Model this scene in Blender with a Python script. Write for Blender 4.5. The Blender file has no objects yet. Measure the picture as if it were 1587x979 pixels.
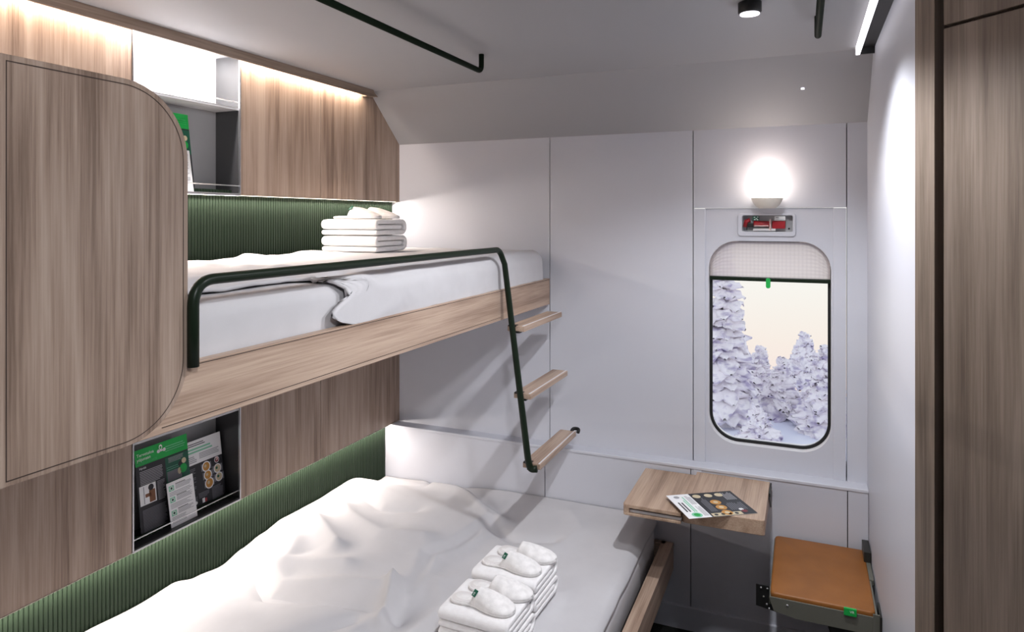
import bpy, bmesh, math, random
from mathutils import Vector, Matrix, noise
C = bpy.context.scene.collection
random.seed(7)
R = math.radians
# ------------------------------------------------------------------ camera
EYE = (2.045, -3.227, 1.85)
cam_d = bpy.data.cameras.new('camera'); cam = bpy.data.objects.new('camera', cam_d); C.objects.link(cam)
cam.location = EYE; cam.rotation_euler = (R(90), 0, R(23.05))
cam_d.sensor_width = 36; cam_d.lens = 1063.6/1587*36; cam_d.shift_y = -150.8/1587
cam_d.clip_start = 0.05; cam_d.clip_end = 200
bpy.context.scene.camera = cam
vs = bpy.context.scene.view_settings
vs.view_transform = 'Standard'; vs.look = 'None'; vs.gamma = 1; vs.use_curve_mapping = False
vs.exposure = 0.0
# ------------------------------------------------------------------ world: pale winter evening sky
w = bpy.data.worlds.new('sky'); bpy.context.scene.world = w; w.use_nodes = True
nt = w.node_tree; nt.nodes.clear()
tc = nt.nodes.new('ShaderNodeTexCoord'); sp = nt.nodes.new('ShaderNodeSeparateXYZ')
mr = nt.nodes.new('ShaderNodeMapRange'); mr.inputs[1].default_value = -0.30; mr.inputs[2].default_value = 0.25
cr = nt.nodes.new('ShaderNodeValToRGB'); bg = nt.nodes.new('ShaderNodeBackground'); ow = nt.nodes.new('ShaderNodeOutputWorld')
e = cr.color_ramp.elements
e[0].position = 0.0; e[0].color = (0.62, 0.62, 0.86, 1)
e[1].position = 1.0; e[1].color = (0.80, 0.86, 0.95, 1)
for p, c in ((0.03, (.86, .70, .76, 1)), (0.10, (1, .80, .76, 1)), (0.25, (1, .90, .82, 1)), (0.38, (1, .97, .91, 1))):
    x = e.new(p); x.color = c
nt.links.new(tc.outputs['Generated'], sp.inputs[0]); nt.links.new(sp.outputs[2], mr.inputs[0])
nt.links.new(mr.outputs[0], cr.inputs[0]); nt.links.new(cr.outputs[0], bg.inputs[0]); nt.links.new(bg.outputs[0], ow.inputs[0])
bg.inputs[1].default_value = 1.0
# ------------------------------------------------------------------ light levels (watts)
P_SPOT, P_SPOT2, P_SPOT3 = 76, 32, 64
P_VALANCE, P_BERTH, P_BED, P_NICHE, P_CEIL, P_GLOBE = 22, 17, 19, 8, .5, .8
WARM = (1, .83, .68); NEUT = (.95, .96, 1); COOL = (.90, .94, 1); STRIP = (1, .90, .82)

def area(name, loc, sx, sy, power, color, rot=(0, 0, 0), parent=None):
    d = bpy.data.lights.new(name, 'AREA'); d.shape = 'RECTANGLE'; d.size = sx; d.size_y = sy
    d.energy = power; d.color = color
    o = bpy.data.objects.new(name, d); C.objects.link(o); o.location = loc; o.rotation_euler = rot
    return o
def spot(name, loc, power, color, ang=138, rad=.03, rot=(0, 0, 0)):
    d = bpy.data.lights.new(name, 'SPOT'); d.energy = power; d.color = color; d.spot_size = R(ang)
    d.spot_blend = .5; d.shadow_soft_size = rad
    o = bpy.data.objects.new(name, d); C.objects.link(o); o.location = loc; o.rotation_euler = rot
    return o
def point(name, loc, power, color, rad):
    d = bpy.data.lights.new(name, 'POINT'); d.energy = power; d.color = color; d.shadow_soft_size = rad
    o = bpy.data.objects.new(name, d); C.objects.link(o); o.location = loc
    return o
spot('downlight_light', (1.895, -1.05, 2.455), P_SPOT, NEUT)
spot('downlight_light', (1.895, -1.68, 2.455), P_SPOT2, NEUT)
spot('screen_fill_light', (2.15, -3.05, 2.45), P_SPOT3, NEUT, 84, .05, Vector((-1.27, .75, -.80)).to_track_quat('-Z', 'Y').to_euler())  # added fill aimed at the end screen, unseen and without a fixture

point('ceiling_fill_light', (.30, -2.30, 2.03), 5.0, (1, .90, .88), .06)  # invented fill behind the end screen, brightens the ceiling; no lamp there

# ------------------------------------------------------------------ materials
M = {}
def mat(name, col, rough=.5, metal=0, emit=None, es=0, coat=0, spec=.5):
    m = bpy.data.materials.new(name); m.use_nodes = True
    b = m.node_tree.nodes['Principled BSDF']
    b.inputs['Base Color'].default_value = (*col, 1); b.inputs['Roughness'].default_value = rough
    b.inputs['Metallic'].default_value = metal; b.inputs['Specular IOR Level'].default_value = spec
    b.inputs['Coat Weight'].default_value = coat
    if emit: b.inputs['Emission Color'].default_value = (*emit, 1); b.inputs['Emission Strength'].default_value = es
    M[name] = m; return m
def node(m, t, **kw):
    n = m.node_tree.nodes.new(t)
    for k, v in kw.items(): setattr(n, k, v)
    return n
def noisy(m, c1, c2, scale, bump=0, stretch=(1, 1, 1), detail=4, bscale=None, lo=.35, hi=.65):
    L = m.node_tree.links; b = m.node_tree.nodes['Principled BSDF']
    tc = node(m, 'ShaderNodeTexCoord'); mp = node(m, 'ShaderNodeMapping'); mp.inputs['Scale'].default_value = stretch
    n = node(m, 'ShaderNodeTexNoise'); n.inputs['Scale'].default_value = scale; n.inputs['Detail'].default_value = detail
    r = node(m, 'ShaderNodeValToRGB'); r.color_ramp.elements[0].position = lo; r.color_ramp.elements[1].position = hi
    r.color_ramp.elements[0].color = (*c1, 1); r.color_ramp.elements[1].color = (*c2, 1)
    L.new(tc.outputs['Object'], mp.inputs[0]); L.new(mp.outputs[0], n.inputs['Vector']); L.new(n.outputs[0], r.inputs[0]); L.new(r.outputs[0], b.inputs['Base Color'])
    if bump:
        bp = node(m, 'ShaderNodeBump'); bp.inputs['Strength'].default_value = bump; bp.inputs['Distance'].default_value = .002
        n2 = node(m, 'ShaderNodeTexNoise'); n2.inputs['Scale'].default_value = bscale or scale*4
        L.new(mp.outputs[0], n2.inputs['Vector']); L.new(n2.outputs[0], bp.inputs['Height']); L.new(bp.outputs[0], b.inputs['Normal'])
    return m
def wood(name, axis, dark, mid, light, seed=0.0):
    m = mat(name, mid, .42, spec=.4); L = m.node_tree.links; b = m.node_tree.nodes['Principled BSDF']
    tc = node(m, 'ShaderNodeTexCoord')
    def mp(across, along):
        q = node(m, 'ShaderNodeMapping'); s = [across]*3; s[axis] = along
        q.inputs['Scale'].default_value = s; q.inputs['Location'].default_value = (seed, seed*1.7, seed*.6)
        L.new(tc.outputs['Object'], q.inputs[0]); return q
    a = mp(1, .05); f = mp(1, .02); g = mp(1, .10)
    n1 = node(m, 'ShaderNodeTexNoise'); n1.inputs['Scale'].default_value = 24; n1.inputs['Detail'].default_value = 3; n1.inputs['Distortion'].default_value = .5
    n2 = node(m, 'ShaderNodeTexNoise'); n2.inputs['Scale'].default_value = 190; n2.inputs['Detail'].default_value = 5; n2.inputs['Roughness'].default_value = .65
    n3 = node(m, 'ShaderNodeTexNoise'); n3.inputs['Scale'].default_value = 7; n3.inputs['Detail'].default_value = 1
    L.new(a.outputs[0], n1.inputs['Vector']); L.new(f.outputs[0], n2.inputs['Vector']); L.new(g.outputs[0], n3.inputs['Vector'])
    # contour lines of a slow noise = cathedral figure
    mu = node(m, 'ShaderNodeMath', operation='MULTIPLY'); mu.inputs[1].default_value = 26
    sn = node(m, 'ShaderNodeMath', operation='SINE'); L.new(n3.outputs[0], mu.inputs[0]); L.new(mu.outputs[0], sn.inputs[0])
    c0 = node(m, 'ShaderNodeMath', operation='MULTIPLY_ADD'); c0.inputs[1].default_value = .035; L.new(sn.outputs[0], c0.inputs[0]); h1 = node(m, 'ShaderNodeMath', operation='MULTIPLY'); h1.inputs[1].default_value = .5; L.new(n1.outputs[0], h1.inputs[0]); L.new(h1.outputs[0], c0.inputs[2])
    s2 = node(m, 'ShaderNodeMath', operation='MULTIPLY_ADD'); s2.inputs[1].default_value = .46; L.new(n2.outputs[0], s2.inputs[0]); L.new(c0.outputs[0], s2.inputs[2])
    r = node(m, 'ShaderNodeValToRGB'); el = r.color_ramp.elements
    el[0].position = .32; el[0].color = (*dark, 1); el[1].position = .60; el[1].color = (*light, 1)
    x = el.new(.46); x.color = (*mid, 1)
    L.new(s2.outputs[0], r.inputs[0]); L.new(r.outputs[0], b.inputs['Base Color'])
    bp = node(m, 'ShaderNodeBump'); bp.inputs['Strength'].default_value = .10; bp.inputs['Distance'].default_value = .001
    L.new(n2.outputs[0], bp.inputs['Height']); L.new(bp.outputs[0], b.inputs['Normal'])
    return m
WD, WM, WL = (.17, .115, .085), (.325, .236, .182), (.44, .34, .272)
wood('wood_v', 2, WD, WM, WL)
wood('wood_screen', 2, tuple(v*.93 for v in WD), tuple(v*.93 for v in WM), tuple(v*.93 for v in WL), 3.1)
wood('wood_y', 1, (.25, .165, .118), (.40, .285, .213), (.52, .39, .30), 5.3)
wood('wood_x', 0, WD, WM, WL, 2.2)
wood('wood_table', 1, (.27, .18, .12), (.42, .29, .205), (.54, .395, .29), 8.3)
wood('wood_valance', 1, (.12, .082, .06), (.20, .145, .11), (.27, .205, .16), 4.4)
wood('wood_post', 2, (.13, .10, .078), (.215, .168, .132), (.29, .232, .19), 9.6)
wood('wood_door', 2, (.12, .090, .070), (.19, .148, .117), (.255, .205, .168), 6.6)
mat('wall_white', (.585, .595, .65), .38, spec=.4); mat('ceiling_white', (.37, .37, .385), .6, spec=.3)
mat('seam_dark', (.03, .028, .032), .8)
mat('line_dark', (.045, .028, .022), .7)
mat('rib_green', (.021, .034, .021), .6, spec=.12)
mat('rail_green', (.010, .018, .010), .34, spec=.18)
mat('edge_cream', (.62, .56, .47), .5); mat('rail_matte', (.008, .014, .008), .5, spec=.04)
mat('metal', (.55, .55, .56), .25, 1); mat('chrome', (.75, .75, .77), .28, 1)
mat('dark_metal', (.045, .045, .04), .45, .6); mat('seat_metal', (.17, .17, .14), .45, .25)
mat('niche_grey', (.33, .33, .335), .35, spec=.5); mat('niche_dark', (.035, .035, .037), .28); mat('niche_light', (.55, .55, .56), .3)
mat('black', (.006, .006, .006), .5); mat('gasket', (.004, .004, .004), .6)
noisy(mat('fabric', (.66, .65, .67), .85, spec=.2), (.545, .535, .55), (.585, .575, .59), 6, .15, bscale=500)
noisy(mat('towel', (.9, .9, .9), .95, spec=.1), (.90, .88, .88), (.95, .94, .94), 40, .8, bscale=420)
noisy(mat('slipper', (.86, .84, .83), .9, spec=.15), (.78, .76, .75), (.90, .88, .87), 45, .5, bscale=300)
mat('insole', (.80, .77, .76), .9)
noisy(mat('leather', (.38, .15, .035), .45, spec=.4), (.25, .092, .018), (.30, .112, .024), 9, .3, bscale=350)
noisy(mat('carpet', (.012, .013, .012), .95), (.006, .007, .006), (.03, .033, .028), 160)
mat('green', (.006, .40, .065), .5); mat('green_dark', (.008, .10, .055), .5); mat('green_pale', (.25, .62, .42), .6)
mat('paper', (.88, .88, .88), .55); mat('ink', (.018, .018, .022), .5); mat('ink_grey', (.17, .17, .19), .6); mat('ink_lite', (.36, .36, .38), .6)
mat('food_orange', (.55, .26, .05), .5); mat('food_cream', (.62, .52, .34), .5); mat('skin_brown', (.23, .10, .05), .6); mat('wine', (.20, .02, .03), .5)
mat('red', (.42, .012, .02), .35, coat=.4); mat('plate_white', (.74, .72, .73), .35); mat('pink', (.78, .52, .50), .5)
mat('led_warm', (1, .9, .8), .5, emit=(1, .86, .72), es=9); mat('led_white', (1, 1, 1), .5, emit=(.96, .93, 1), es=1.4)
mat('globe', (1, .97, .92), .4, emit=(1, .90, .80), es=7); mat('globe_low', (.62, .58, .52), .4, emit=(1, .85, .7), es=.06)
mat('niche_led', (1, 1, 1), .5, emit=(1, .98, .98), es=3)
# clear materials
def clear(name, tint, gl=.07, rough=.02):
    m = bpy.data.materials.new(name); m.use_nodes = True; n = m.node_tree; n.nodes.clear()
    t = n.nodes.new('ShaderNodeBsdfTransparent'); t.inputs[0].default_value = (*tint, 1)
    g = n.nodes.new('ShaderNodeBsdfGlossy'); g.inputs['Roughness'].default_value = rough
    x = n.nodes.new('ShaderNodeMixShader'); x.inputs[0].default_value = gl; o = n.nodes.new('ShaderNodeOutputMaterial')
    n.links.new(t.outputs[0], x.inputs[1]); n.links.new(g.outputs[0], x.inputs[2]); n.links.new(x.outputs[0], o.inputs[0]); M[name] = m
clear('glass', (.98, .985, .985), .012); clear('acrylic', (.92, .92, .93), .10, .05)
def blind_mat():
    m = bpy.data.materials.new('blind'); m.use_nodes = True; n = m.node_tree; n.nodes.clear(); L = n.links
    tc = n.nodes.new('ShaderNodeTexCoord'); mp = n.nodes.new('ShaderNodeMapping'); mp.inputs['Scale'].default_value = (1, 0, 1)
    ck = n.nodes.new('ShaderNodeTexVoronoi'); ck.inputs['Scale'].default_value = 60; ck.inputs['Randomness'].default_value = 0.0
    r = n.nodes.new('ShaderNodeValToRGB'); r.color_ramp.elements[0].position = .2; r.color_ramp.elements[1].position = .6
    r.color_ramp.elements[0].color = (.90, .80, .76, 1); r.color_ramp.elements[1].color = (.82, .72, .69, 1)
    d = n.nodes.new('ShaderNodeBsdfDiffuse'); tl = n.nodes.new('ShaderNodeBsdfTranslucent'); tp = n.nodes.new('ShaderNodeBsdfTransparent')
    a = n.nodes.new('ShaderNodeMixShader'); a.inputs[0].default_value = .75; b = n.nodes.new('ShaderNodeMixShader'); b.inputs[0].default_value = .14
    o = n.nodes.new('ShaderNodeOutputMaterial')
    L.new(tc.outputs['Object'], mp.inputs[0]); L.new(mp.outputs[0], ck.inputs['Vector']); L.new(ck.outputs['Distance'], r.inputs[0])
    L.new(r.outputs[0], d.inputs[0]); L.new(r.outputs[0], tl.inputs[0]); L.new(d.outputs[0], a.inputs[1]); L.new(tl.outputs[0], a.inputs[2])
    L.new(a.outputs[0], b.inputs[1]); L.new(tp.outputs[0], b.inputs[2]); L.new(b.outputs[0], o.inputs[0]); M['blind'] = m
blind_mat()
noisy(mat('snow', (.85, .87, .95), .9, spec=.1), (.72, .74, .90), (.90, .90, .97), 1.2)
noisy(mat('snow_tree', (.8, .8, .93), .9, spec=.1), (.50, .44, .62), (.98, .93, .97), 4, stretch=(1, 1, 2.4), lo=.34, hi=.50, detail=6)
mat('bark', (.06, .045, .06), .9)

# ------------------------------------------------------------------ mesh helpers
class MB:
    """collects shapes in world coordinates and links them as one mesh object"""
    def __init__(s): s.bm = bmesh.new(); s.mats = []
    def mi(s, m):
        if m not in s.mats: s.mats.append(m)
        return s.mats.index(m)
    def box(s, a, b, m, bevel=0, seg=2, mx=None):
        a, b = Vector(a), Vector(b); c = (a+b)/2; d = b-a
        t = bmesh.new(); bmesh.ops.create_cube(t, size=1)
        for v in t.verts: v.co = Vector((v.co.x*d.x, v.co.y*d.y, v.co.z*d.z))+c
        if bevel: bmesh.ops.bevel(t, geom=t.edges[:], offset=bevel, segments=seg, profile=.5, affect='EDGES')
        if mx:
            for v in t.verts: v.co = mx @ v.co
        s.merge(t, m, smooth=False); return s
    def merge(s, t, m, smooth=True):
        i = s.mi(m); bmesh.ops.recalc_face_normals(t, faces=t.faces[:])
        vm = {v: s.bm.verts.new(v.co) for v in t.verts}
        for f in t.faces:
            try: g = s.bm.faces.new([vm[v] for v in f.verts])
            except ValueError: continue
            g.material_index = i; g.smooth = smooth
        t.free(); return s
    def prism(s, poly, vec, m, bevel=0, seg=2, smooth=False, holes=()):
        """poly: list of 3d points, extruded by vec; holes: more loops"""
        t = bmesh.new(); vec = Vector(vec)
        loops = [poly]+list(holes); E_ = []
        for lp in loops:
            vv = [t.verts.new(Vector(p)) for p in lp]
            E_ += [t.edges.new((vv[i], vv[(i+1) % len(vv)])) for i in range(len(vv))]
        if holes: bmesh.ops.triangle_fill(t, use_beauty=True, edges=E_)
        else: t.faces.new(t.verts[:])
        r = bmesh.ops.extrude_face_region(t, geom=t.faces[:])
        for v in [g for g in r['geom'] if isinstance(g, bmesh.types.BMVert)]: v.co += vec
        if bevel:
            ed = [x for x in t.edges if len(x.link_faces) == 2 and x.calc_face_angle(0) > .6]
            bmesh.ops.bevel(t, geom=ed, offset=bevel, segments=seg, profile=.5, affect='EDGES')
        s.merge(t, m, smooth); return s
    def tube(s, pts, r, m, n=14, cap=True, rs=None, flat=None):
        t = bmesh.new(); pts = [Vector(p) for p in pts]; rings = []
        up = None
        for i, p in enumerate(pts):
            d = (pts[min(i+1, len(pts)-1)]-pts[max(i-1, 0)]).normalized()
            if up is None:
                up = Vector((0, 0, 1)) if abs(d.z) < .9 else Vector((1, 0, 0))
            up = (up-d*up.dot(d)).normalized(); sd = d.cross(up)
            rr = rs[i] if rs else r
            rings.append([t.verts.new(p+(up*math.cos(2*math.pi*k/n)+sd*math.sin(2*math.pi*k/n))*rr) for k in range(n)])
        for a, b in zip(rings, rings[1:]):
            for k in range(n): t.faces.new((a[k], a[(k+1) % n], b[(k+1) % n], b[k]))
        if cap: t.faces.new(rings[0]); t.faces.new(rings[-1])
        s.merge(t, m); return s
    def lathe(s, prof, c, m, n=32, axis='z', smooth=True):
        t = bmesh.new(); rings = []
        for r, h in prof:
            ring = []
            for k in range(n):
                a = 2*math.pi*k/n; x, y = r*math.cos(a), r*math.sin(a)
                p = (x, y, h) if axis == 'z' else ((x, h, y) if axis == 'y' else (h, x, y))
                ring.append(t.verts.new(Vector(p)+Vector(c)))
            rings.append(ring)
        for a, b in zip(rings, rings[1:]):
            for k in range(n): t.faces.new((a[k], a[(k+1) % n], b[(k+1) % n], b[k]))
        t.faces.new(rings[0]); t.faces.new(rings[-1])
        bmesh.ops.remove_doubles(t, verts=t.verts[:], dist=1e-5)
        s.merge(t, m, smooth); return s
    def grid(s, fn, nu, nv, m, closed_u=False, smooth=True):
        t = bmesh.new(); V = [[t.verts.new(Vector(fn(i/(nu-1), j/(nv-1)))) for j in range(nv)] for i in range(nu)]
        for i in range(nu-1):
            for j in range(nv-1): t.faces.new((V[i][j], V[i+1][j], V[i+1][j+1], V[i][j+1]))
        s.merge(t, m, smooth); return s
    def text(s, body, size, m, mx, xs=1.0):
        cu = bpy.data.curves.new('t', 'FONT'); cu.body = body; cu.size = size; cu.align_x = 'LEFT'; cu.resolution_u = 2
        ob = bpy.data.objects.new('t', cu); C.objects.link(ob); dg = bpy.context.evaluated_depsgraph_get()
        me = bpy.data.meshes.new_from_object(ob.evaluated_get(dg))
        t = bmesh.new(); t.from_mesh(me)
        for v in t.verts: v.co.x *= xs; v.co = mx @ v.co
        bpy.data.objects.remove(ob); bpy.data.curves.remove(cu); bpy.data.meshes.remove(me)
        i = s.mi(m); vm = {v: s.bm.verts.new(v.co) for v in t.verts}
        for f in t.faces:
            try: g = s.bm.faces.new([vm[v] for v in f.verts]); g.material_index = i
            except ValueError: pass
        t.free(); return s
    def build(s, name, parent=None, origin=None, mods=None):
        bm = s.bm
        if parent is not None: o0 = Vector(parent['_o'])
        elif origin is not None: o0 = Vector(origin)
        else:
            xs = [v.co for v in bm.verts]; mn = [min(c[k] for c in xs) for k in range(3)]; mxx = [max(c[k] for c in xs) for k in range(3)]
            o0 = Vector(((mn[0]+mxx[0])/2, (mn[1]+mxx[1])/2, mn[2]))
        for v in bm.verts: v.co -= o0
        me = bpy.data.meshes.new(name); bm.to_mesh(me); bm.free()
        for m in s.mats: me.materials.append(M[m])
        o = bpy.data.objects.new(name, me); C.objects.link(o); o['_o'] = tuple(o0)
        if parent is not None: o.parent = parent
        else: o.location = o0
        return o
def thing(name, loc, label, cat, group=None):
    o = bpy.data.objects.new(name, None); C.objects.link(o); o.location = loc; o['_o'] = tuple(loc)
    o.empty_display_size = .05; return tag(o, label, cat, group)
def tag(o, label, cat, group=None):
    o['label'] = label; o['category'] = cat
    if group: o['group'] = group
    return o
def struct(o): o['kind'] = 'structure'; return o
def copy_tree(o, parent=None):
    c = o.copy(); C.objects.link(c); c.parent = parent
    for ch in list(o.children): copy_tree(ch, c)
    return c
def solid(o, th, off=-1, sub=0):
    m = o.modifiers.new('solid', 'SOLIDIFY'); m.thickness = th; m.offset = off
    if sub: q = o.modifiers.new('sub', 'SUBSURF'); q.levels = sub; q.render_levels = sub
def rrect(x0, x1, z0, z1, r, y, n=10, corners=(1, 1, 1, 1)):
    """rounded rectangle loop in the xz plane; corners: bl, br, tr, tl"""
    out = []
    for k, (cx, cz, a0) in enumerate(((x0+r, z0+r, 180), (x1-r, z0+r, 270), (x1-r, z1-r, 0), (x0+r, z1-r, 90))):
        if corners[k]: out += [(cx+r*math.cos(R(a0+90*i/n)), y, cz+r*math.sin(R(a0+90*i/n))) for i in range(n+1)]
        else: out.append(((x0, x1, x1, x0)[k], y, (z0, z0, z1, z1)[k]))
    return out
def rounded(pts, rad, n=8):
    pts = [Vector(p) for p in pts]; out = [pts[0]]
    for a, b, c in zip(pts, pts[1:], pts[2:]):
        r = min(rad, (b-a).length*.49, (c-b).length*.49)
        p, q = b+(a-b).normalized()*r, b+(c-b).normalized()*r
        for i in range(n+1):
            t = i/n; out.append(p*(1-t)**2+b*2*t*(1-t)+q*t*t)
    out.append(pts[-1]); return out
def sst(a, b, x):
    t = max(0, min(1, (x-a)/(b-a))); return t*t*(3-2*t)

# ------------------------------------------------------------------ the room
ZC, ZT, YB = 2.50, 2.255, -.28          # ceiling, top of back wall, ceiling break
XR, YF = 3.3, -4.7
struct(MB().box((-.2, YF, -.05), (XR, .12, 0), 'carpet').build('floor'))
mb = MB(); mb.prism([(-.2, YF, ZC), (-.2, YB, ZC), (-.2, .02, ZT-.0175), (-.2, .14, ZT), (-.2, .14, ZC+.06), (-.2, YF, ZC+.06)], (XR+.2, 0, 0), 'ceiling_white')
struct(mb.build('ceiling'))
struct(MB().box((XR, YF, 0), (XR+.06, .12, ZC), 'wall_white').build('wall_side'))
struct(MB().box((-.2, YF-.06, 0), (XR, YF, ZC), 'wall_white').build('wall_front'))
# left wall behind everything
struct(MB().box((-.26, YF, 0), (-.20, .14, ZC), 'wall_white').build('wall_outer'))
# back wall: panels with fine joints
mb = MB(); g = .0019
J = [(-.06, .877), (.877, 1.576)]
for a, b in J: mb.box((a+g, 0, .737), (b-g, .05, ZT), 'wall_white')
mb.box((1.576+g, 0, 1.897+g), (2.211-g, .05, ZT), 'wall_white')
mb.box((2.211+g, 0, .737), (2.36, .05, ZT), 'wall_white')
mb.box((-.06, .045, .60), (1.55, .09, ZT), 'seam_dark'); mb.box((2.215, .045, .60), (2.4, .09, ZT), 'seam_dark')
mb.box((1.55, .045, 1.90), (2.215, .09, ZT), 'seam_dark'); mb.box((1.55, .045, .6), (2.215, .12, .79), 'seam_dark')
mb.box((1.576+g, 0, .737), (1.630, .05, 1.897-g), 'wall_white', .003); mb.box((2.160, 0, .737), (2.211-g, .05, 1.897-g), 'wall_white', .003)
struct(mb.build('wall_back'))
# lower part of the back wall stands forward and makes the ledge
mb = MB()
for a, b in ((-.06, .877), (.877, 1.576), (1.576, 2.211), (2.211, 2.289)): mb.box((a+g, -.07, 0.0), (b-g, -.02, .727), 'wall_white')
mb.box((-.06, -.055, 0), (2.289, -.01, .727), 'seam_dark')
struct(mb.build('wall_back'))
struct(MB().box((-.06, -.074, .724), (2.289, .05, .739), 'wall_white', .004, 3).build('trim_1'))
struct(MB().box((-.06, -.082, 0), (2.289, -.068, .105), 'wall_white', .003).build('baseboard_back'))
# right wall
struct(MB().prism([(2.289, .14, 0), (2.289, -1.342, 0), (2.40, -1.342, 0), (2.40, .14, 0)], (0, 0, ZC), 'wall_white').build('wall_right'))
# ------------------------------------------------------------------ window insert
X0, X1, Z0, Z1, RW = 1.643, 2.153, .835, 1.750, .125
mb = MB()
mb.prism([(1.628, .010, .737), (2.162, .010, .737), (2.162, .010, 1.897), (1.628, .010, 1.897)], (0, .05, 0), 'wall_white',
         holes=[rrect(X0, X1, Z0, Z1, RW, .010, 14), rrect(1.790, 2.000, 1.792, 1.864, .008, .010, 5)])
# reveal
def ring(mb, a, b, m, depth, y, n=14, ra=None, rb=None):
    pa = rrect(*a, ra, y, n); pb = rrect(*b, rb, y, n); t = bmesh.new()
    rows = [[t.verts.new(Vector(p)+Vector((0, d, 0))) for p in q] for q, d in ((pa, 0), (pb, 0), (pb, depth), (pa, depth))]
    k = len(pa)
    for i in range(4):
        for j in range(k): t.faces.new((rows[i][j], rows[i][(j+1) % k], rows[(i+1) % 4][(j+1) % k], rows[(i+1) % 4][j]))
    return mb.merge(t, m, False)
wf = mb.build('window_1'); struct(wf)
mb = MB(); ring(mb, (X0-.006, X1+.006, Z0-.006, Z1+.006), (X0+.001, X1-.001, Z0+.001, Z1-.001), 'plate_white', .11, .012, ra=RW+.006, rb=RW)
mb.build('window_frame', wf)
mb = MB(); ring(mb, (X0-.003, X1+.003, Z0-.003, Z1+.003), (X0+.013, X1-.013, Z0+.013, Z1-.013), 'gasket', .012, .050, ra=RW+.003, rb=RW-.012)
mb.build('gasket', wf)
mb = MB(); mb.prism(rrect(X0, X1, Z0, Z1, RW, .066, 12), (0, .006, 0), 'glass'); mb.build('window_pane', wf)
# roller blind
bl = thing('roller_blind', (1.898, .04, 1.58), 'half-sheer beige patterned blind pulled down a little at the top of the window', 'blind')
def bf(u, v):
    x = X0+.004+(X1-X0-.008)*u; zt = Z1-.004
    d = min(x-X0, X1-x)
    if d < RW: zt = Z1-RW+math.sqrt(max(0, RW**2-(RW-d)**2))-.002
    return (x, .036+.0006*math.sin(v*60), 1.585+(zt-1.585)*v)
MB().grid(bf, 60, 40, 'blind').build('blind_fabric', bl)
MB().box((X0+.004, .022, 1.570), (X1-.004, .042, 1.588), 'rail_green', .003).build('bottom_bar', bl)
mb = MB(); mb.prism(rrect(1.889, 1.908, 1.541, 1.586, .008, .018, 5), (0, .005, 0), 'green', .0015); mb.build('pull_tab', bl)

# ------------------------------------------------------------------ left wall: wood panels above ribbed green panels
YN0, YN1 = -1.627, -1.158     # niche
ZW, ZU = .745, 1.943
mb = MB()
def wpan(y0, y1, z0, z1, cut=False):
    if cut: poly = [(-.028, y0, z0), (-.028, 0, z0), (-.028, 0, ZT), (-.028, YB, ZC), (-.028, y0, ZC)]
    else: poly = [(-.028, y0, z0), (-.028, y1, z0), (-.028, y1, z1), (-.028, y0, z1)]
    mb.prism(poly, (.028, 0, 0), 'wood_v', .0012, 1)
gg = .0016
wpan(YF, -2.75, ZU, ZC); wpan(-2.748, YN0-.004, ZU, ZC); wpan(YN1+.004, -.667-gg, ZU, ZC); wpan(-.667+gg, 0, ZU, ZC, True)
for y0, y1 in ((YF, -2.75), (-2.748, YN0-.004), (YN1+.004, -.667-gg), (-.667+gg, -.0)): wpan(y0, y1, ZW, 1.44)
for z in (ZW, ZU): mb.box((-.004, YF, z-.0022), (.0012, -.001, z), 'edge_cream')
struct(mb.build('wall_left'))
mb = MB(); mb.box((-.15, YF, 1.44), (-.14, YN0, ZC), 'seam_dark'); struct(mb.build('wall_left_core'.replace('_core', ''))) 
def ribs(z0, z1, y1, label, loc):
    pitch = .0142; n = int((y1-YF)/pitch); t = bmesh.new(); prof = []
    for i in range(n):
        y = y1-i*pitch
        for k, d in ((.02, 0), (.10, .0), (.16, .0024), (.50, .0032), (.84, .0024), (.90, 0)): prof.append((y-k*pitch, -.046+d))
    prof.append((y1-n*pitch, -.046))
    A = [t.verts.new((x, y, z0)) for y, x in prof]; B = [t.verts.new((x, y, z1)) for y, x in prof]
    for i in range(len(prof)-1): t.faces.new((A[i], A[i+1], B[i+1], B[i]))
    m = MB(); m.merge(t, 'rib_green', False); m.box((-.056, YF, z0), (-.046, y1, z1), 'rib_green')
    o = m.build('ribbed_panel'); return tag(o, label, 'wall panel')
ribs(1.50, ZU+.02, -.004, 'dark green vertically ribbed wall panel behind the upper berth mattress', None)
ribs(0.02, ZW+.02, -.072, 'dark green vertically ribbed wall panel behind the big lower bed', None)
# valance under the ceiling
mb = MB()
mb.prism([(.036, YF, 2.462), (.036, -.335, 2.462), (.036, -.270, 2.470), (.036, -.300, 2.486), (.036, -.312, 2.4995), (.036, YF, 2.4995)], (.009, 0, 0), 'wood_valance', .001, 1)
mb.prism([(.001, -.345, 2.465), (.001, -.290, 2.466), (.001, -.315, 2.4995), (.001, -.345, 2.4995)], (.0355, 0, 0), 'wood_valance')
o = mb.build('light_valance'); tag(o, 'long narrow wood strip hiding the cove light where left wall meets ceiling', 'light cover')
def strip(y0, y1, x, z, mtl, label, width=.012):
    o = MB().box((x-width/2, y0, z-.001), (x+width/2, y1, z+.001), mtl).build('led_strip'); return tag(o, label, 'light')
VAL_X = .005
strip(YF+.3, -.36, .018, 2.493, 'led_warm', 'hidden warm light strip behind the wood strip at the ceiling', .008)
area('valance_light', (.018, (YF+.3-.36)/2, 2.488), .016, abs(YF+.3+.36), P_VALANCE, WARM, (0, 0, 0))
strip(YF+.3, -.012, -.020, ZU-.001, 'led_warm', 'thin warm light strip under the upper wood panels above the top berth', .008)
area('berth_light', (-.022, (YF+.3-.012)/2, ZU-.006), .008, abs(YF+.3+.012), P_BERTH, STRIP, (0, R(-25), 0))
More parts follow.
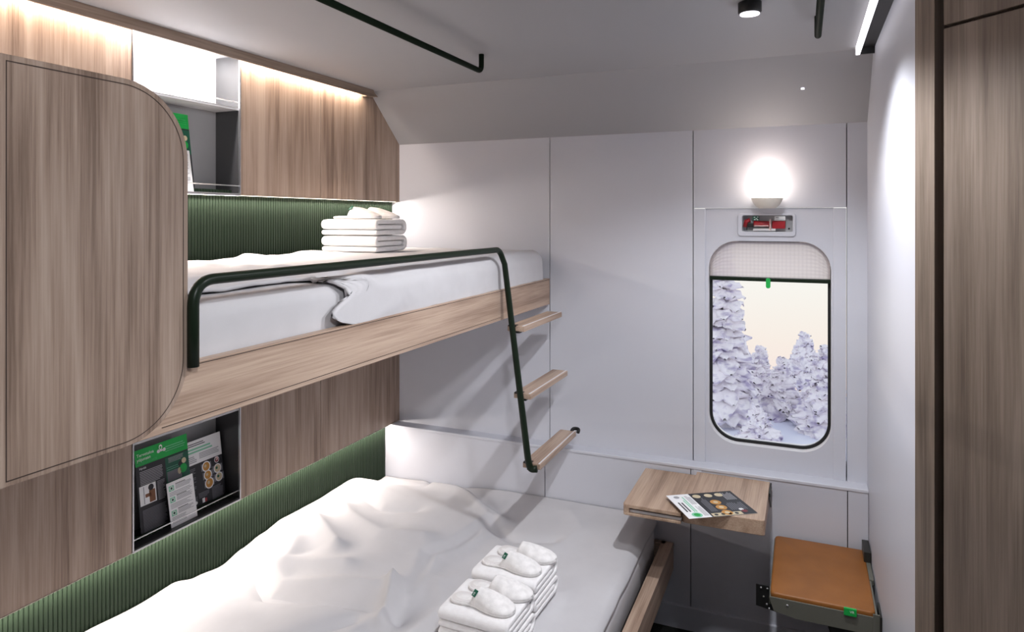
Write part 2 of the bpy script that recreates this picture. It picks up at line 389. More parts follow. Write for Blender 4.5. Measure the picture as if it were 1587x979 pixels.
strip(YF+.3, -.078, -.020, ZW-.001, 'led_warm', 'thin warm light strip under the lower wood panels above the double bed', .008)
area('bed_light', (-.022, (YF+.3-.078)/2, ZW-.006), .008, abs(YF+.3+.078), P_BED, STRIP, (0, R(-25), 0))

# ------------------------------------------------------------------ wall niches
def niche(z0, z1, shelf, label, upper):
    t = thing('wall_niche', (-.06, (YN0+YN1)/2, z0), label, 'niche')
    mb = MB(); D = -.13
    mb.box((D, YN0, z0), (D+.004, YN1, shelf), 'niche_grey'); mb.box((D, YN0, shelf), (D+.004, YN1, z1), 'niche_light' if upper else 'niche_grey'); mb.build('back_panel', t)  # upper niche: back above the shelf coloured paler so it looks lit
    for y in (YN1, YN0): mb = MB(); mb.box((D, y-.0015, z0), (-.006, y+.0015, z1), 'niche_dark'); mb.build('side_panel', t)
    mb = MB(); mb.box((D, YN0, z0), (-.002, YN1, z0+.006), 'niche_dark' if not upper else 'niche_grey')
    mb.box((-.008, YN0-.003, z0-.004), (.002, YN1+.003, z0+.003), 'metal', .001); mb.build('bottom_panel', t)
    for y in (YN1, YN0): mb = MB(); mb.box((-.006, y-.0025, z0), (.002, y+.0025, z1), 'chrome'); mb.build('edge_trim', t)
    mb = MB(); mb.box((D+.004, YN0, shelf-.010), (-.006, YN1, shelf), 'niche_light', .001); mb.build('shelf', t)
    MB().tube([(-.004, YN0+.001, z0+.036), (-.004, YN1-.001, z0+.036)], .0022, 'chrome').build('retaining_rod', t)
    MB().tube([(-.004, YN0+.001, shelf+.020), (-.004, YN1-.001, shelf+.020)], .0022, 'chrome').build('retaining_rod', t)
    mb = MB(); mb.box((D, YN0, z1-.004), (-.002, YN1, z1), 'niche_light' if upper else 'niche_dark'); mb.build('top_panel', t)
    return t
nu = niche(ZU, 2.495, 2.286, 'open grey shelf niche above the top berth, its upper compartment brightly lit', True)
area('niche_light', (.024, (YN0+YN1)/2-.04, 2.482), .02, .34, P_NICHE, (1, .98, 1), (0, R(50), 0))
nl = niche(ZW, 1.44, 1.105, 'open grey shelf niche above the double bed holding printed leaflets', False)

# ------------------------------------------------------------------ upper berth: wood board with rounded end screen
XB = .877
ub = thing('upper_berth', (.44, -1.1, 1.42), 'wall-mounted upper bunk with wood front board ending in a tall rounded wood screen', 'bunk bed')
mb = MB()
mb.prism([(XB-.026, -2.42, 1.424), (XB-.026, -.001, 1.424), (XB-.026, -.001, 1.552), (XB-.026, -2.42, 1.552)], (.026, 0, 0), 'wood_y', .002, 2)
mb.box((XB-.0005, -2.19, 1.5455), (XB+.0004, -.004, 1.5472), 'line_dark'); mb.box((XB-.0005, -2.25, 1.4355), (XB+.0004, -.60, 1.4372), 'line_dark')
mb.build('front_board', ub)
MB().box((.002, -3.4, 1.440), (XB-.028, -.002, 1.470), 'wall_white').build('base_panel', ub)
def yz(poly, x): return [(x, p[0], p[2]) for p in poly]
mb = MB()
po = rrect(-3.60, -2.188, 1.4225, 2.112, .145, 0, 18, (0, 1, 1, 0))
mb.prism(yz(po, XB-.026), (.027, 0, 0), 'wood_screen', .0015, 2)
pi_ = rrect(-2.539, -2.199, 1.431, 2.102, .136, 0, 18, (0, 1, 1, 0)); pi2 = rrect(-2.5372, -2.2008, 1.4328, 2.1002, .1342, 0, 18, (0, 1, 1, 0))
t = bmesh.new(); k = len(pi_)
A = [t.verts.new((XB+.0016, p[0], p[2])) for p in pi_]; B = [t.verts.new((XB+.0016, p[0], p[2])) for p in pi2]
for j in range(k): t.faces.new((A[j], A[(j+1) % k], B[(j+1) % k], B[j]))
mb.merge(t, 'line_dark', False); mb.build('end_screen', ub)
# guard rail with ladder
gr = thing('guard_rail_ladder', (.90, -1.4, .76), 'dark green tubular guard rail of the top bunk running down into a three-step ladder', 'ladder')
path = rounded([(.888, -2.184, 1.545), (.888, -2.184, 1.722), (.888, -.640, 1.722), (.896, -.607, 1.66)], .055, 10)
path = path[:-1]+rounded([(.897, -.607, 1.66), (1.004, -.612, .860), (1.012, -.606, .822), (1.040, -.604, .826)], .03, 8)
MB().tube(path, .0118, 'rail_green', 16, rs=[.0118 if p.z > 1.70 or p.y < -2 else .0118+.0022*sst(1.70, 1.5, p.z) for p in path]).build('tube', gr)
for z, x0, x1 in ((1.405, .905, .982), (1.128, .934, 1.011), (.845, .974, 1.053)):
    st = MB().box((x0, -.598, z-.024), (x1, -.120, z), 'wood_y', .003).build('step', gr)
    MB().box((x1-.010, -.597, z-.001), (x1-.004, -.121, z+.0016), 'plate_white').build('anti_slip_strip', st)
    mb = MB(); mb.box((x0+.004, -.600, z-.004), (x0+.040, -.575, z+.002), 'black'); mb.box((x0+.02, -.60, z-.030), (x0+.055, -.57, z-.022), 'black')
    mb.build('bracket', st)
MB().tube(rounded([(1.030, -.125, .838), (1.030, -.098, .850), (1.060, -.098, .850), (1.062, -.12, .84)], .015), .008, 'black').build('end_hook', gr)

# ------------------------------------------------------------------ bedding
def fbm(x, y, s, o=3):
    v = 0; a = 1
    for i in range(o): v += a*noise.noise(Vector((x*s, y*s, 3.3+i*7))); s *= 2; a *= .5
    return v
um = thing('upper_mattress', (.44, -1.2, 1.47), 'white sheeted mattress lying in the top bunk', 'mattress')
def um_f(u, v):
    return None
mb = MB(); mb.box((.005, -3.3, 1.471), (.845, -.060, 1.672), 'fabric', .045, 5)
for f in mb.bm.faces: f.smooth = True
mb.build('mattress_cover', um)
# duvet on the upper bunk
Y0, Y1 = -3.3, -.075; ZM = 1.676
def duv(u, v):
    y = Y0+(Y1-Y0)*u
    over = sst(-1.74, -1.60, y)                                # how far it drapes over the front
    Lf = .745+.03*fbm(y, 1, 3); La = .98
    L = Lf+(La-Lf)*over
    s = L*v
    flat = .790; rc = .055; bx = .008
    th = .024*(1-over)*sst(Lf, Lf-.05, s)+.012*over
    b = .005*fbm(s*1.2, y, 2.6)+.006*fbm(s, y, 7)
    bump = .013*math.exp(-((y+1.14)/.035)**2)*math.exp(-((s-.03)/.12)**2)+.012*math.exp(-((y+.80)/.07)**2)*math.exp(-((s-.05)/.10)**2)
    ruck = over*math.exp(-((y+1.60)/.07)**2)
    if s < flat: x, z = .012+s, ZM+th+b*.8+bump
    elif s < flat+rc*1.57: a = (s-flat)/rc; x, z = .012+flat+rc*math.sin(a), ZM+th-rc*(1-math.cos(a))+b*.5
    else: x, z = .012+flat+rc, ZM+th-rc-(s-flat-rc*1.57)
    x += ruck*.024*sst(.60, .9, s)*(1+.8*math.sin(s*62))
    z += ruck*.012*math.sin(s*45+1)*(1-sst(.8, .9, s))
    bulge = .010*over*(1-sst(-1.25, -1.15, y))*math.sin(min(1, max(0, (s-.8)/.18))*math.pi)
    x += bulge+.004*over*sst(.82, .9, s)*fbm(y, s, 9)
    y2 = y+.085*over*math.exp(-((y+1.64)/.06)**2)*math.sin(s*46)*sst(.62, .85, s)
    z = max(z, 1.545 if x > .84 else ZM-.001)
    return (min(x, .866), y2, z)
mb = MB(); mb.grid(duv, 330, 110, 'fabric'); o = mb.build('duvet'); solid(o, .010, 1)
tag(o, 'thin white duvet spread over the top bunk and tumbling over its front edge', 'duvet')

# lower bed
lb = thing('double_bed', (.72, -1.6, 0), 'wide lower bed with a wood side rail along the aisle', 'bed')
mb = MB(); mb.prism([(1.452, -3.4, .270), (1.503, -3.4, .270), (1.503, -3.4, .389), (1.452, -3.4, .389)], (0, 3.31, 0), 'wood_y', .002)
mb.box((1.395, -.120, .30), (1.470, -.090, .389), 'wood_x', .002); mb.build('side_rail', lb)
MB().box((.0, -3.4, .0), (1.40, -.085, .28), 'black').build('bed_base', lb)
mt = MB(); mt.box((-.035, -3.4, .285), (1.425, -.090, .475), 'fabric', .05, 5)
for f in mt.bm.faces: f.smooth = True
o = mt.build('lower_mattress'); tag(o, 'thick white sheeted mattress of the double bed beside the wood rail', 'mattress')
# ridges of the rumpled duvet: polylines (x, y), height, width
RG = []
def rg(pts, h, w): RG.append(([Vector((*p, 0)) for p in pts], h, w))
rg([(.758, -.488), (.775, -.598), (.750, -.733), (.700, -.838), (.738, -.973), (.770, -1.125)], .010, .030)
rg([(.129, -.859), (.306, -.953)], .030, .055); rg([(.10, -.50), (.25, -.56), (.401, -.485)], -.012, .035)
rg([(.142, -1.208), (.265, -1.30), (.439, -1.263), (.637, -1.237), (.78, -1.245)], -.020, .032)
rg([(.10, -1.13), (.27, -1.22), (.44, -1.18), (.62, -1.15)], .018, .045)
rg([(.663, -1.09), (.72, -1.20), (.751, -1.30)], .030, .026); rg([(.66, -1.32), (.58, -1.44), (.40, -1.60)], -.018, .03)
rg([(.309, -.173), (.587, -.277), (.791, -.417)], .016, .030); rg([(.758, -.488), (.909, -.55), (1.07, -.485)], -.012, .028)
rg([(.14, -1.0), (.20, -1.12), (.42, -1.05)], .022, .06); rg([(.14, -.68), (.20, -.72), (.42, -.80), (.60, -.76)], .020, .06)
rg([(.80, -1.0), (.90, -1.15), (.86, -1.35)], .012, .05); rg([(1.05, -.2), (1.15, -.35), (1.10, -.55)], .006, .05)
def seg_d(p, a, b):
    ab = b-a; t = max(0, min(1, (p-a).dot(ab)/ab.length_squared)); return (p-a-ab*t).length
EDGE = [(.28, -.10), (.62, -.27), (.79, -.42), (.76, -.60), (.75, -.74), (.69, -.84), (.74, -.97), (.78, -1.14), (.76, -1.40), (.80, -1.8), (.8, -3.5)]
def edge_x(y):
    for (x0, y0), (x1, y1) in zip(EDGE, EDGE[1:]):
        if y1 <= y <= y0: return x0+(x1-x0)*(y0-y)/(y0-y1)
    return EDGE[0][0] if y > EDGE[0][1] else .8
HUMP = [(-.07, -.03), (-.20, -.042), (-.42, -.030), (-.62, -.038), (-.887, -.026), (-1.0, -.042), (-1.113, -.058), (-1.22, -.080), (-1.34, -.066), (-1.45, -.036), (-1.56, -.040), (-1.8, -.03), (-4, -.03)]
def hump(y):
    for (y0, h0), (y1, h1) in zip(HUMP, HUMP[1:]):
        if y1 <= y <= y0: return h1+(h0-h1)*sst(y1, y0, y)
    return 0
def bed_h(x, y):
    h = .492 - .030*sst(-.30, -.07, y)*(1-sst(.2, .7, x))
    h += .030*sst(.0, .07, edge_x(y)-x)                       # puffed half
    h += .060*sst(.42, .03, x)*sst(-.12, -.40, y)
    h += hump(y)*sst(.55, .08, x)
    p = Vector((x, y, 0))
    for pts, hh, wd in RG:
        d = min(seg_d(p, a, b) for a, b in zip(pts, pts[1:])); h += 1.7*hh*math.exp(-(d/wd)**1.4)
    h += .010*fbm(x, y, 2.2, 3)*sst(1.3, .9, x)
    flat = sst(.20, .12, max(abs(x-1.11)*1.2, abs(y+1.12)*.62)) # the towels press it flat
    return h*(1-flat)+.507*flat
def bedf(u, v):
    y = -3.3+(3.3-.078)*v; s = 1.475*u; xm = 1.375; rc = .055
    if s < xm: x, z = -.035+s, 0; 
    dx = 0
    xs = -.035+s
    if xs <= xm: return (xs, y, bed_h(xs, y))
    a = (xs-xm)/rc; h = bed_h(xm, y)
    if a < 1.45: return (xm+rc*math.sin(a)+.004*fbm(y, 2, 5), y, h-rc*(1-math.cos(a)))
    return (xm+rc+.004*fbm(y, 2, 5)-.01*(a-1.45), y, h-rc-(xs-xm-rc*1.45))
mb = MB(); mb.grid(bedf, 170, 360, 'fabric'); o = mb.build('duvet'); solid(o, .012, -1)
tag(o, 'large rumpled white duvet covering the double bed under the window wall', 'duvet')

# ------------------------------------------------------------------ towels: one folded towel as a rolled-back strip
def towel_mesh():
    """folded towel, front fold at y=0, depth .25, width x .27, height .066; base z=0"""
    th, D, W = .0205, .248, .27; g = .0018
    z0 = th/2; z1 = z0+th+g; z2 = z1+th+g
    pts = [(.012, z0)]
    pts += [(D-.035, z0)]
    rr = (z2-z0)/2; cz = (z0+z2)/2
    pts += [(D-.035+rr*math.sin(a), cz-rr*math.cos(a)) for a in [math.pi*i/12 for i in range(1, 12)]]
    pts += [(D-.035, z2), (.030, z2)]
    r2 = (z2-z1)/2; c2 = (z1+z2)/2
    pts += [(.020-r2*math.sin(a), c2+r2*math.cos(a)) for a in [math.pi*i/8 for i in range(1, 8)]]
    pts += [(.030, z1), (D-.050, z1)]
    # resample
    P = [Vector((0, *p)) for p in pts]; q = [P[0]]
    for a, b in zip(P, P[1:]):
        n = max(1, int((b-a).length/.018)); q += [a.lerp(b, i/n) for i in range(1, n+1)]
    half = th/2
    mb = MB()
    def prof(x, sh):
        L_, R_ = [], []
        for i, p in enumerate(q):
            d = (q[min(i+1, len(q)-1)]-q[max(i-1, 0)]).normalized(); nrm = Vector((0, -d.z, d.y)); h = half-sh
            L_.append(p+nrm*h); R_.append(p-nrm*h)
        d0 = (q[0]-q[1]).normalized(); d1 = (q[-1]-q[-2]).normalized(); h = half-sh
        c0 = [q[0]+d0*h*math.sin(a)+Vector((0, -(-d0).z, (-d0).y))*(-h*math.cos(a)) for a in [math.pi*i/6 for i in range(1, 6)]]
        loop = L_+[q[-1]+d1*h*.8]+R_[::-1]+c0
        return [Vector((x, p.y, p.z)) for p in loop]
    xs = [(-W/2, .0065), (-W/2+.0015, .0028), (-W/2+.005, .0006), (-W/2+.012, 0)]+[(-W/2+.012+(W-.024)*i/9, 0) for i in range(1, 9)]+[(W/2-.012, 0), (W/2-.005, .0006), (W/2-.0015, .0028), (W/2, .0065)]
    t = bmesh.new(); rings = []
    for x, sh in xs:
        pr = prof(x, sh); rings.append([t.verts.new(p+Vector((0, .0012*noise.noise(p*30), .0010*noise.noise(p*22+Vector((5, 0, 0)))))) for p in pr])
    n = len(rings[0])
    for a, b in zip(rings, rings[1:]):
        for k in range(n): t.faces.new((a[k], a[(k+1) % n], b[(k+1) % n], b[k]))
    t.faces.new(rings[0]); t.faces.new(rings[-1])
    mb.merge(t, 'towel'); return mb
TH = .0685
STACKS = [((.184, -.712, 1.703), R(1), 'top bunk', 1.08), ((1.106, -1.104, .521), R(-2), 'back', .89), ((1.115, -1.357, .521), R(-2), 'front', .89)]
tw0 = towel_mesh().build('folded_towel', origin=(0, 0, 0))
TL = {('top bunk', 0): 'lower folded white towel of the pair on the top bunk', ('top bunk', 1): 'upper folded white towel on the top bunk, directly under the slippers',
      ('back', 0): 'bottom folded white towel of the stack nearer the window on the double bed', ('back', 1): 'upper folded white towel of the stack nearer the window on the double bed',
      ('front', 0): 'bottom folded white towel of the nearest stack on the double bed', ('front', 1): 'upper folded white towel of the nearest stack on the double bed, below slippers'}
first = True
for (loc, rz, nm, sc) in STACKS:
    for k in (0, 1):
        o = tw0 if first else tw0.copy()
        if not first: C.objects.link(o)
        first = False
        o.location = Vector(loc)+Vector((0, 0, k*TH*sc)); o.rotation_euler = (0, 0, rz+R(.8)*(k-.5)); o.scale = (sc, sc, sc)
        tag(o, TL[(nm, k)], 'towel', 'folded white towels in the three stacks')
# slippers, toe towards +x, origin at the heel end on the sole
def hw(s):      # half width along the length
    if s < .12: return .034*math.sqrt(max(0, 1-((.12-s)/.12)**2))
    if s < .35: return .034+(.031-.034)*sst(.12, .35, s)
    if s < .72: return .031+(.047-.031)*sst(.35, .72, s)
    return .047*math.sqrt(max(0, 1-((s-.72)/.28)**2.3))
LS = .235
def slipper(side, with_tag):
    t = thing('slipper', (0, 0, 0), 'x', 'slipper')
    N = 44; ss = [.5-.5*math.cos(math.pi*i/N) for i in range(N+1)]
    cen = lambda s: side*.006*math.sin(s*math.pi)
    lo = [(s*LS, cen(s)-hw(s), 0) for s in ss]+[(s*LS, cen(s)+hw(s), 0) for s in reversed(ss[1:-1])]
    mb = MB(); mb.prism(lo, (0, 0, .009), 'slipper', .0028, 3, True); mb.build('sole', t)
    ins = [(.006+p[0]*.95, p[1]*.9, .009) for p in lo]
    i_ = MB(); i_.prism(ins, (0, 0, .0016), 'insole', .0006, 1, True)
    pad = [(.045+.030*math.cos(a), cen(.2)+.019*math.sin(a), .0104) for a in [2*math.pi*k/28 for k in range(28)]]
    i_.prism(pad, (0, 0, .0012), 'slipper', .0005, 1, True); i_.build('insole', t)
    def up(u, v):
        s0 = .42+.07*(abs(v-.5)*2)**2*-1+.07*0
        s = s0+(1-s0)*u; a = math.pi*v
        hh = (.044-.030*sst(0, 1, u**1.1))*(1-.55*max(0, u-.75)/.25)
        ww = hw(min(s, .999))*1.02; c = math.cos(a); c = math.copysign(abs(c)**.85, c)
        x = s*LS; y = cen(s)-ww*c; z = .007+hh*math.sin(a)**.8+.0012*noise.noise(Vector((x*40, y*40, side*3)))
        return (x, y, z)
    mb = MB(); mb.grid(up, 26, 30, 'slipper'); o = mb.build('upper', t); solid(o, .0035, -1)
    if with_tag:
        p0 = Vector(up(.0, .14)); p1 = Vector(up(.0, .42)); q = Vector(up(.09, .28))
        mid = Vector(up(.03, .28)); uu = (p1-p0).normalized(); vv = (q-mid); vv = (vv-uu*vv.dot(uu)).normalized(); nn = uu.cross(vv)
        if nn.z < 0: nn = -nn
        mid = mid+nn*.0045
        t2 = MB(); cs = [mid+uu*a*.011+vv*b*.0075 for a, b in ((-1, -1), (1, -1), (1, 1), (-1, 1))]
        t2.prism([c for c in cs], nn*.0014, 'green_dark')
        mx = Matrix((( *(-uu*-1), 0), (0, 0, 0, 0), (0, 0, 0, 0), (0, 0, 0, 1)))
        mx = Matrix.Identity(4); 
        for r_ in range(3): mx[r_][0] = uu[r_]; mx[r_][1] = vv[r_]*-1 if uu.cross(-vv).dot(nn) > 0 else vv[r_]; mx[r_][2] = nn[r_]; mx[r_][3] = (mid+nn*.0017)[r_]
        sh = Vector([mx[r_][1] for r_ in range(3)])
        mx.translation = mid+nn*.0017-uu*.008-sh*.002
        t2.text('VR', .009, 'paper', mx); t2.build('brand_tag', t)
    return t
sl_a = slipper(1, True); sl_b = slipper(-1, False)
SL = {'top bunk': ('white slipper on the top bunk towels, nearer the aisle', 'white slipper on the top bunk towels, farther from the aisle'),
      'back': ('white slipper with green tag on the towel stack nearer the window', 'white untagged slipper on the towel stack nearer the window'),
      'front': ('bright white slipper with green tag on the nearest towel stack', 'white untagged slipper on the nearest towel stack')}
first = True
for (loc, rz, nm, sc) in STACKS:
    for j, (src, dx, dy, dr) in enumerate(((sl_a, -.120, .078, R(-1)), (sl_b, -.102, .178, R(3)))):
        o = src if first else copy_tree(src)
        rot = Matrix.Rotation(rz, 3, 'Z'); o.location = Vector(loc)+rot @ (Vector((dx, dy, 2*TH-.0005))*sc); o.rotation_euler = (0, 0, rz+dr); s_ = sc*(1.06 if sc < 1 else .97); o.scale = (s_, s_, s_)
        tag(o, SL[nm][j], 'slipper', 'pairs of white slippers on the towel stacks')
    first = False

# ------------------------------------------------------------------ leaflets
class Page:
    """a printed sheet: origin bottom left, u right, v up, in metres"""
    def __init__(s, mb, o, u, v, w, h, th=.0008, m='paper'):
        s.mb, s.o, s.u, s.v = mb, Vector(o), Vector(u).normalized(), Vector(v).normalized()
        s.n = s.u.cross(s.v).normalized(); s.w, s.h, s.th = w, h, th; s.flip = False
        mb.prism([s.o, s.o+s.u*w, s.o+s.u*w+s.v*h, s.o+s.v*h], s.n*th, m)
    def rect(s, x0, y0, x1, y1, m, lift=1):
        z = s.n*(s.th+.00012*lift); o = s.o+z
        if s.flip: x0, x1 = 1-x1, 1-x0
        t = bmesh.new(); t.faces.new([t.verts.new(o+s.u*x*s.w+s.v*y*s.h) for x, y in ((x0, y0), (x1, y0), (x1, y1), (x0, y1))])
        i = s.mb.mi(m)
        vs_ = [s.mb.bm.verts.new(v.co) for v in t.verts]; f = s.mb.bm.faces.new(vs_); f.material_index = i; t.free()
    def disc(s, x, y, r, m, lift=2, sq=1):
        x = 1-x if s.flip else x; o = s.o+s.n*(s.th+.00012*lift)+s.u*x*s.w+s.v*y*s.h; i = s.mb.mi(m)
        f = s.mb.bm.faces.new([s.mb.bm.verts.new(o+s.u*r*math.cos(a)+s.v*r*sq*math.sin(a)) for a in [2*math.pi*k/14 for k in range(14)]]); f.material_index = i
    def lines(s, x0, y0, x1, y1, n, m, fill=.5, rag=.25):
        for i in range(n):
            y = y1-(y1-y0)*(i+.5)/n; hh = (y1-y0)/n*fill/2
            s.rect(x0, y-hh, x1-(x1-x0)*rag*random.random()**3, y+hh, m, 2)
    def text(s, x, y, body, size, m, xs=1):
        mx = Matrix.Identity(4); o = s.o+s.n*(s.th+.0004)+s.u*x*s.w+s.v*y*s.h
        for r_ in range(3): mx[r_][0] = s.u[r_]; mx[r_][1] = s.v[r_]; mx[r_][2] = s.n[r_]; mx[r_][3] = o[r_]
        s.mb.text(body, size, m, mx, xs)
def menu(p, x0, y0, x1, y1):
    """dark menu area with dishes"""
    X = lambda a: x0+(x1-x0)*a
    Y = lambda a: y0+(y1-y0)*a
    p.rect(x0, y0, x1, y1, 'ink', 1)
    r = p.w*(x1-x0)
    for k in range(4): p.lines(X(.05), Y(.80-.2*k), X(.34), Y(.93-.2*k), 4, 'ink_grey', .5)
    for (a, b, rr, m) in ((.60, .86, .10, 'food_orange'), (.62, .66, .095, 'food_orange'), (.64, .47, .105, 'food_orange'), (.86, .72, .09, 'food_cream'), (.88, .52, .09, 'food_cream'), (.86, .92, .06, 'wine')):
        p.rect(X(a-.12), Y(b-.08), X(a+.12), Y(b+.08), 'ink_grey' if m != 'wine' else 'ink', 1.5)
        p.disc(X(a), Y(b), r*rr, 'paper', 2); p.disc(X(a), Y(b), r*rr*.8, m, 3); p.disc(X(a-.02), Y(b+.015), r*rr*.3, 'food_cream' if m == 'food_orange' else 'green_dark', 4)
    p.disc(X(.86), Y(.94), r*.035, 'pink', 4)
    p.lines(X(.68), Y(.06), X(.95), Y(.36), 10, 'ink_grey', .5); p.lines(X(.37), Y(.22), X(.62), Y(.34), 4, 'ink_grey', .5)
    p.rect(X(.44), Y(.10), X(.50), Y(.2), 'paper', 3); p.rect(X(.50), Y(.10), X(.55), Y(.18), 'red', 3); p.disc(X(.30), Y(.16), r*.03, 'paper', 3)
    p.lines(X(.05), Y(.04), X(.28), Y(.14), 3, 'ink_grey', .5)
def white_top(p, y0, y1):
    """white title area of the menu sheet"""
    Y = lambda a: y0+(y1-y0)*a
    p.lines(.04, Y(.74), .62, Y(.90), 2, 'ink', .42, .2); p.lines(.04, Y(.44), .86, Y(.70), 2, 'green_pale', .55, .2)
    p.lines(.04, Y(.06), .40, Y(.36), 4, 'ink_lite', .5); p.lines(.46, Y(.14), .93, Y(.40), 4, 'ink_lite', .5)
def info_page(p):
    p.rect(.0, .0, 1, 1, 'paper', 1)
    for yy, n in ((.86, 4), (.60, 5), (.30, 5)):
        p.rect(.07, yy-.06, .26, yy+.06, 'green_pale', 2); p.disc(.165, yy, p.w*.06, 'paper', 3); p.disc(.165, yy, p.w*.04, 'green_dark', 4)
        p.lines(.32, yy-.05, .92, yy+.055, n, 'ink_lite', .5)
        p.rect(.32, yy+.06, .70, yy+.075, 'ink', 2)
    p.lines(.07, .68, .92, .78, 3, 'ink_lite', .4); p.lines(.07, .40, .90, .52, 4, 'ink_lite', .4); p.lines(.07, .06, .60, .22, 5, 'ink_lite', .4)
def cover(p):
    p.rect(0, 0, 1, 1, 'ink', 1); p.rect(0, .81, 1, 1, 'green', 2)
    p.text(.03, .915, 'Tervetuloa', .0155, 'paper', 1.0); p.text(.03, .865, 'yöjunaan', .0155, 'paper', 1.0)
    p.lines(.03, .822, .40, .852, 2, 'green_pale', .4, .3); p.lines(.56, .86, .95, .94, 3, 'green_pale', .35, .3)
    # leaf emblem over a curved word mark
    p.disc(.475, .945, .0070, 'paper', 4, 1.35); p.disc(.475, .942, .0042, 'green', 5, 1.3); p.rect(.425, .895, .545, .915, 'paper', 4)
    p.disc(.43, .905, .0062, 'paper', 4); p.disc(.54, .905, .0062, 'paper', 4)
    p.text(.06, .765, 'Hyvää', .010, 'paper', 1.1)
    p.lines(.06, .58, .48, .745, 9, 'ink_lite', .45); p.lines(.36, .34, .50, .57, 14, 'ink_lite', .4); p.lines(.06, .04, .50, .30, 16, 'ink_grey', .5)
    p.rect(.03, .35, .33, .575, 'paper', 3); p.rect(.20, .36, .31, .50, 'skin_brown', 4); p.disc(.24, .53, .011, 'ink', 5); p.rect(.13, .43, .24, .47, 'skin_brown', 4); p.rect(.10, .36, .115, .56, 'ink_lite', 4)
    p.rect(.54, .48, 1, .795, 'green_dark', 2); p.rect(.56, .50, .84, .62, 'ink_grey', 2.5); p.lines(.60, .72, .90, .785, 4, 'ink_lite', .6); p.lines(.56, .51, .80, .68, 7, 'green_pale', .25)
    p.disc(.87, .60, .018, 'green_dark', 4); p.disc(.88, .60, .016, 'green', 5); p.disc(.80, .585, .008, 'food_cream', 5, 1.5); p.disc(.90, .69, .010, 'food_cream', 5); p.disc(.84, .665, .012, 'ink', 4)
def lean(b, t): return (Vector(t)-Vector(b)).normalized()
# cover leaflet with its white flap, lower niche
lf = thing('leaflet', (-.05, -1.445, .752), 'green headed dark leaflet with white inner page at the left of the lower niche', 'leaflet')
v = lean((-.050, 0, .752), (-.086, 0, 1.046))
mb = MB(); p = Page(mb, (-.0500, -1.556, .7515), (0, 1, 0), v, .218, .296, m='ink'); cover(p); mb.build('cover_page', lf)
v = lean((-.020, 0, .752), (-.046, 0, .905))
mb = MB(); p = Page(mb, (-.0205, -1.460, .7515), (0, 1, 0), v, .114, .155); info_page(p); mb.build('inner_page', lf)
# menu leaflet
v = lean((-.058, 0, .752), (-.091, 0, 1.006))
mb = MB(); p = Page(mb, (-.0600, -1.372, .7515), (0, 1, 0), v, .200, .256, m='paper'); menu(p, 0, 0, 1, .655); white_top(p, .66, 1)
o = mb.build('leaflet'); tag(o, 'menu leaflet with white title area and food photos at the right of the lower niche', 'leaflet')
# leaflet in the upper niche, mostly behind the screen
lu = thing('leaflet', (-.05, -1.45, 1.95), 'green topped leaflet in the niche above the top bunk, half hidden by the screen', 'leaflet')
v = lean((-.050, 0, 1.950), (-.088, 0, 2.24))
mb = MB(); p = Page(mb, (-.0500, -1.550, 1.9495), (0, 1, 0), v, .219, .292, m='ink'); cover(p); mb.build('cover_page', lu)
v = lean((-.036, 0, 1.95), (-.060, 0, 2.104))
mb = MB(); p = Page(mb, (-.0365, -1.456, 1.9495), (0, 1, 0), v, .108, .155); info_page(p); mb.build('inner_page', lu)

# ------------------------------------------------------------------ folding table
tb = thing('folding_table', (1.64, -.29, .66), 'small wooden wall table with a pull-out leaf beneath the window ledge', 'table')
MT = .718
mb = MB(); mb.prism([(x, y, MT-.058) for x, y, _ in [(q[0], q[2], 0) for q in rrect(1.604, 1.910, -.492, -.0745, .014, 0, 6, (1, 1, 0, 0))]], (0, 0, .058), 'wood_table', .003, 2); mb.build('tabletop', tb)
mb = MB(); lp = [(q[0], q[2]) for q in rrect(1.374, 1.6035, -.512, -.080, .014, 0, 6, (1, 0, 0, 0))]
mb.prism([(x, y, .690) for x, y in lp], (0, 0, .014), 'wood_table', .002); mb.prism([(x, y, .660) for x, y in lp], (0, 0, .010), 'wood_table', .002)
mb.box((1.374, -.500, .668), (1.400, -.080, .692), 'wood_table'); mb.box((1.40, -.46, .668), (1.6035, -.10, .692), 'wood_table'); mb.box((1.380, -.5105, .669), (1.3985, -.495, .691), 'wood_table')
mb.build('side_leaf', tb)
MB().box((1.400, -.500, .671), (1.6035, -.485, .681), 'niche_light').build('pull_bar', tb)
mb = MB(); mb.box((1.911, -.20, .700), (1.917, -.076, .714), 'dark_metal'); mb.prism([(1.911, -.078, .700), (1.911, -.22, .700), (1.911, -.078, .61)], (.005, 0, 0), 'dark_metal')
for z in (.705, .690, .672): mb.lathe([(.003, 0), (.003, .003)], (1.917, -.088, z), 'chrome', 10, 'x')
mb.build('hinge_bracket', tb)
MB().box((1.590, -.076, .690), (1.622, -.070, .722), 'wall_white', .001).build('latch_plate', tb)
# leaflet on the table
mb = MB(); zt = MT+.0012
a = Vector((1.519, -.363, zt)); b = Vector((1.641, -.549, zt)); d = Vector((1.700, -.142, zt))
sc_ = (1.85-zt)/(1.85-.703)
def onto(q): return Vector((EYE[0]+(q[0]-EYE[0])*sc_, EYE[1]+(q[1]-EYE[1])*sc_, zt))
a, b, d = onto(a), onto(b), onto(d); u = (d-a).normalized(); vv = (b-a).normalized()
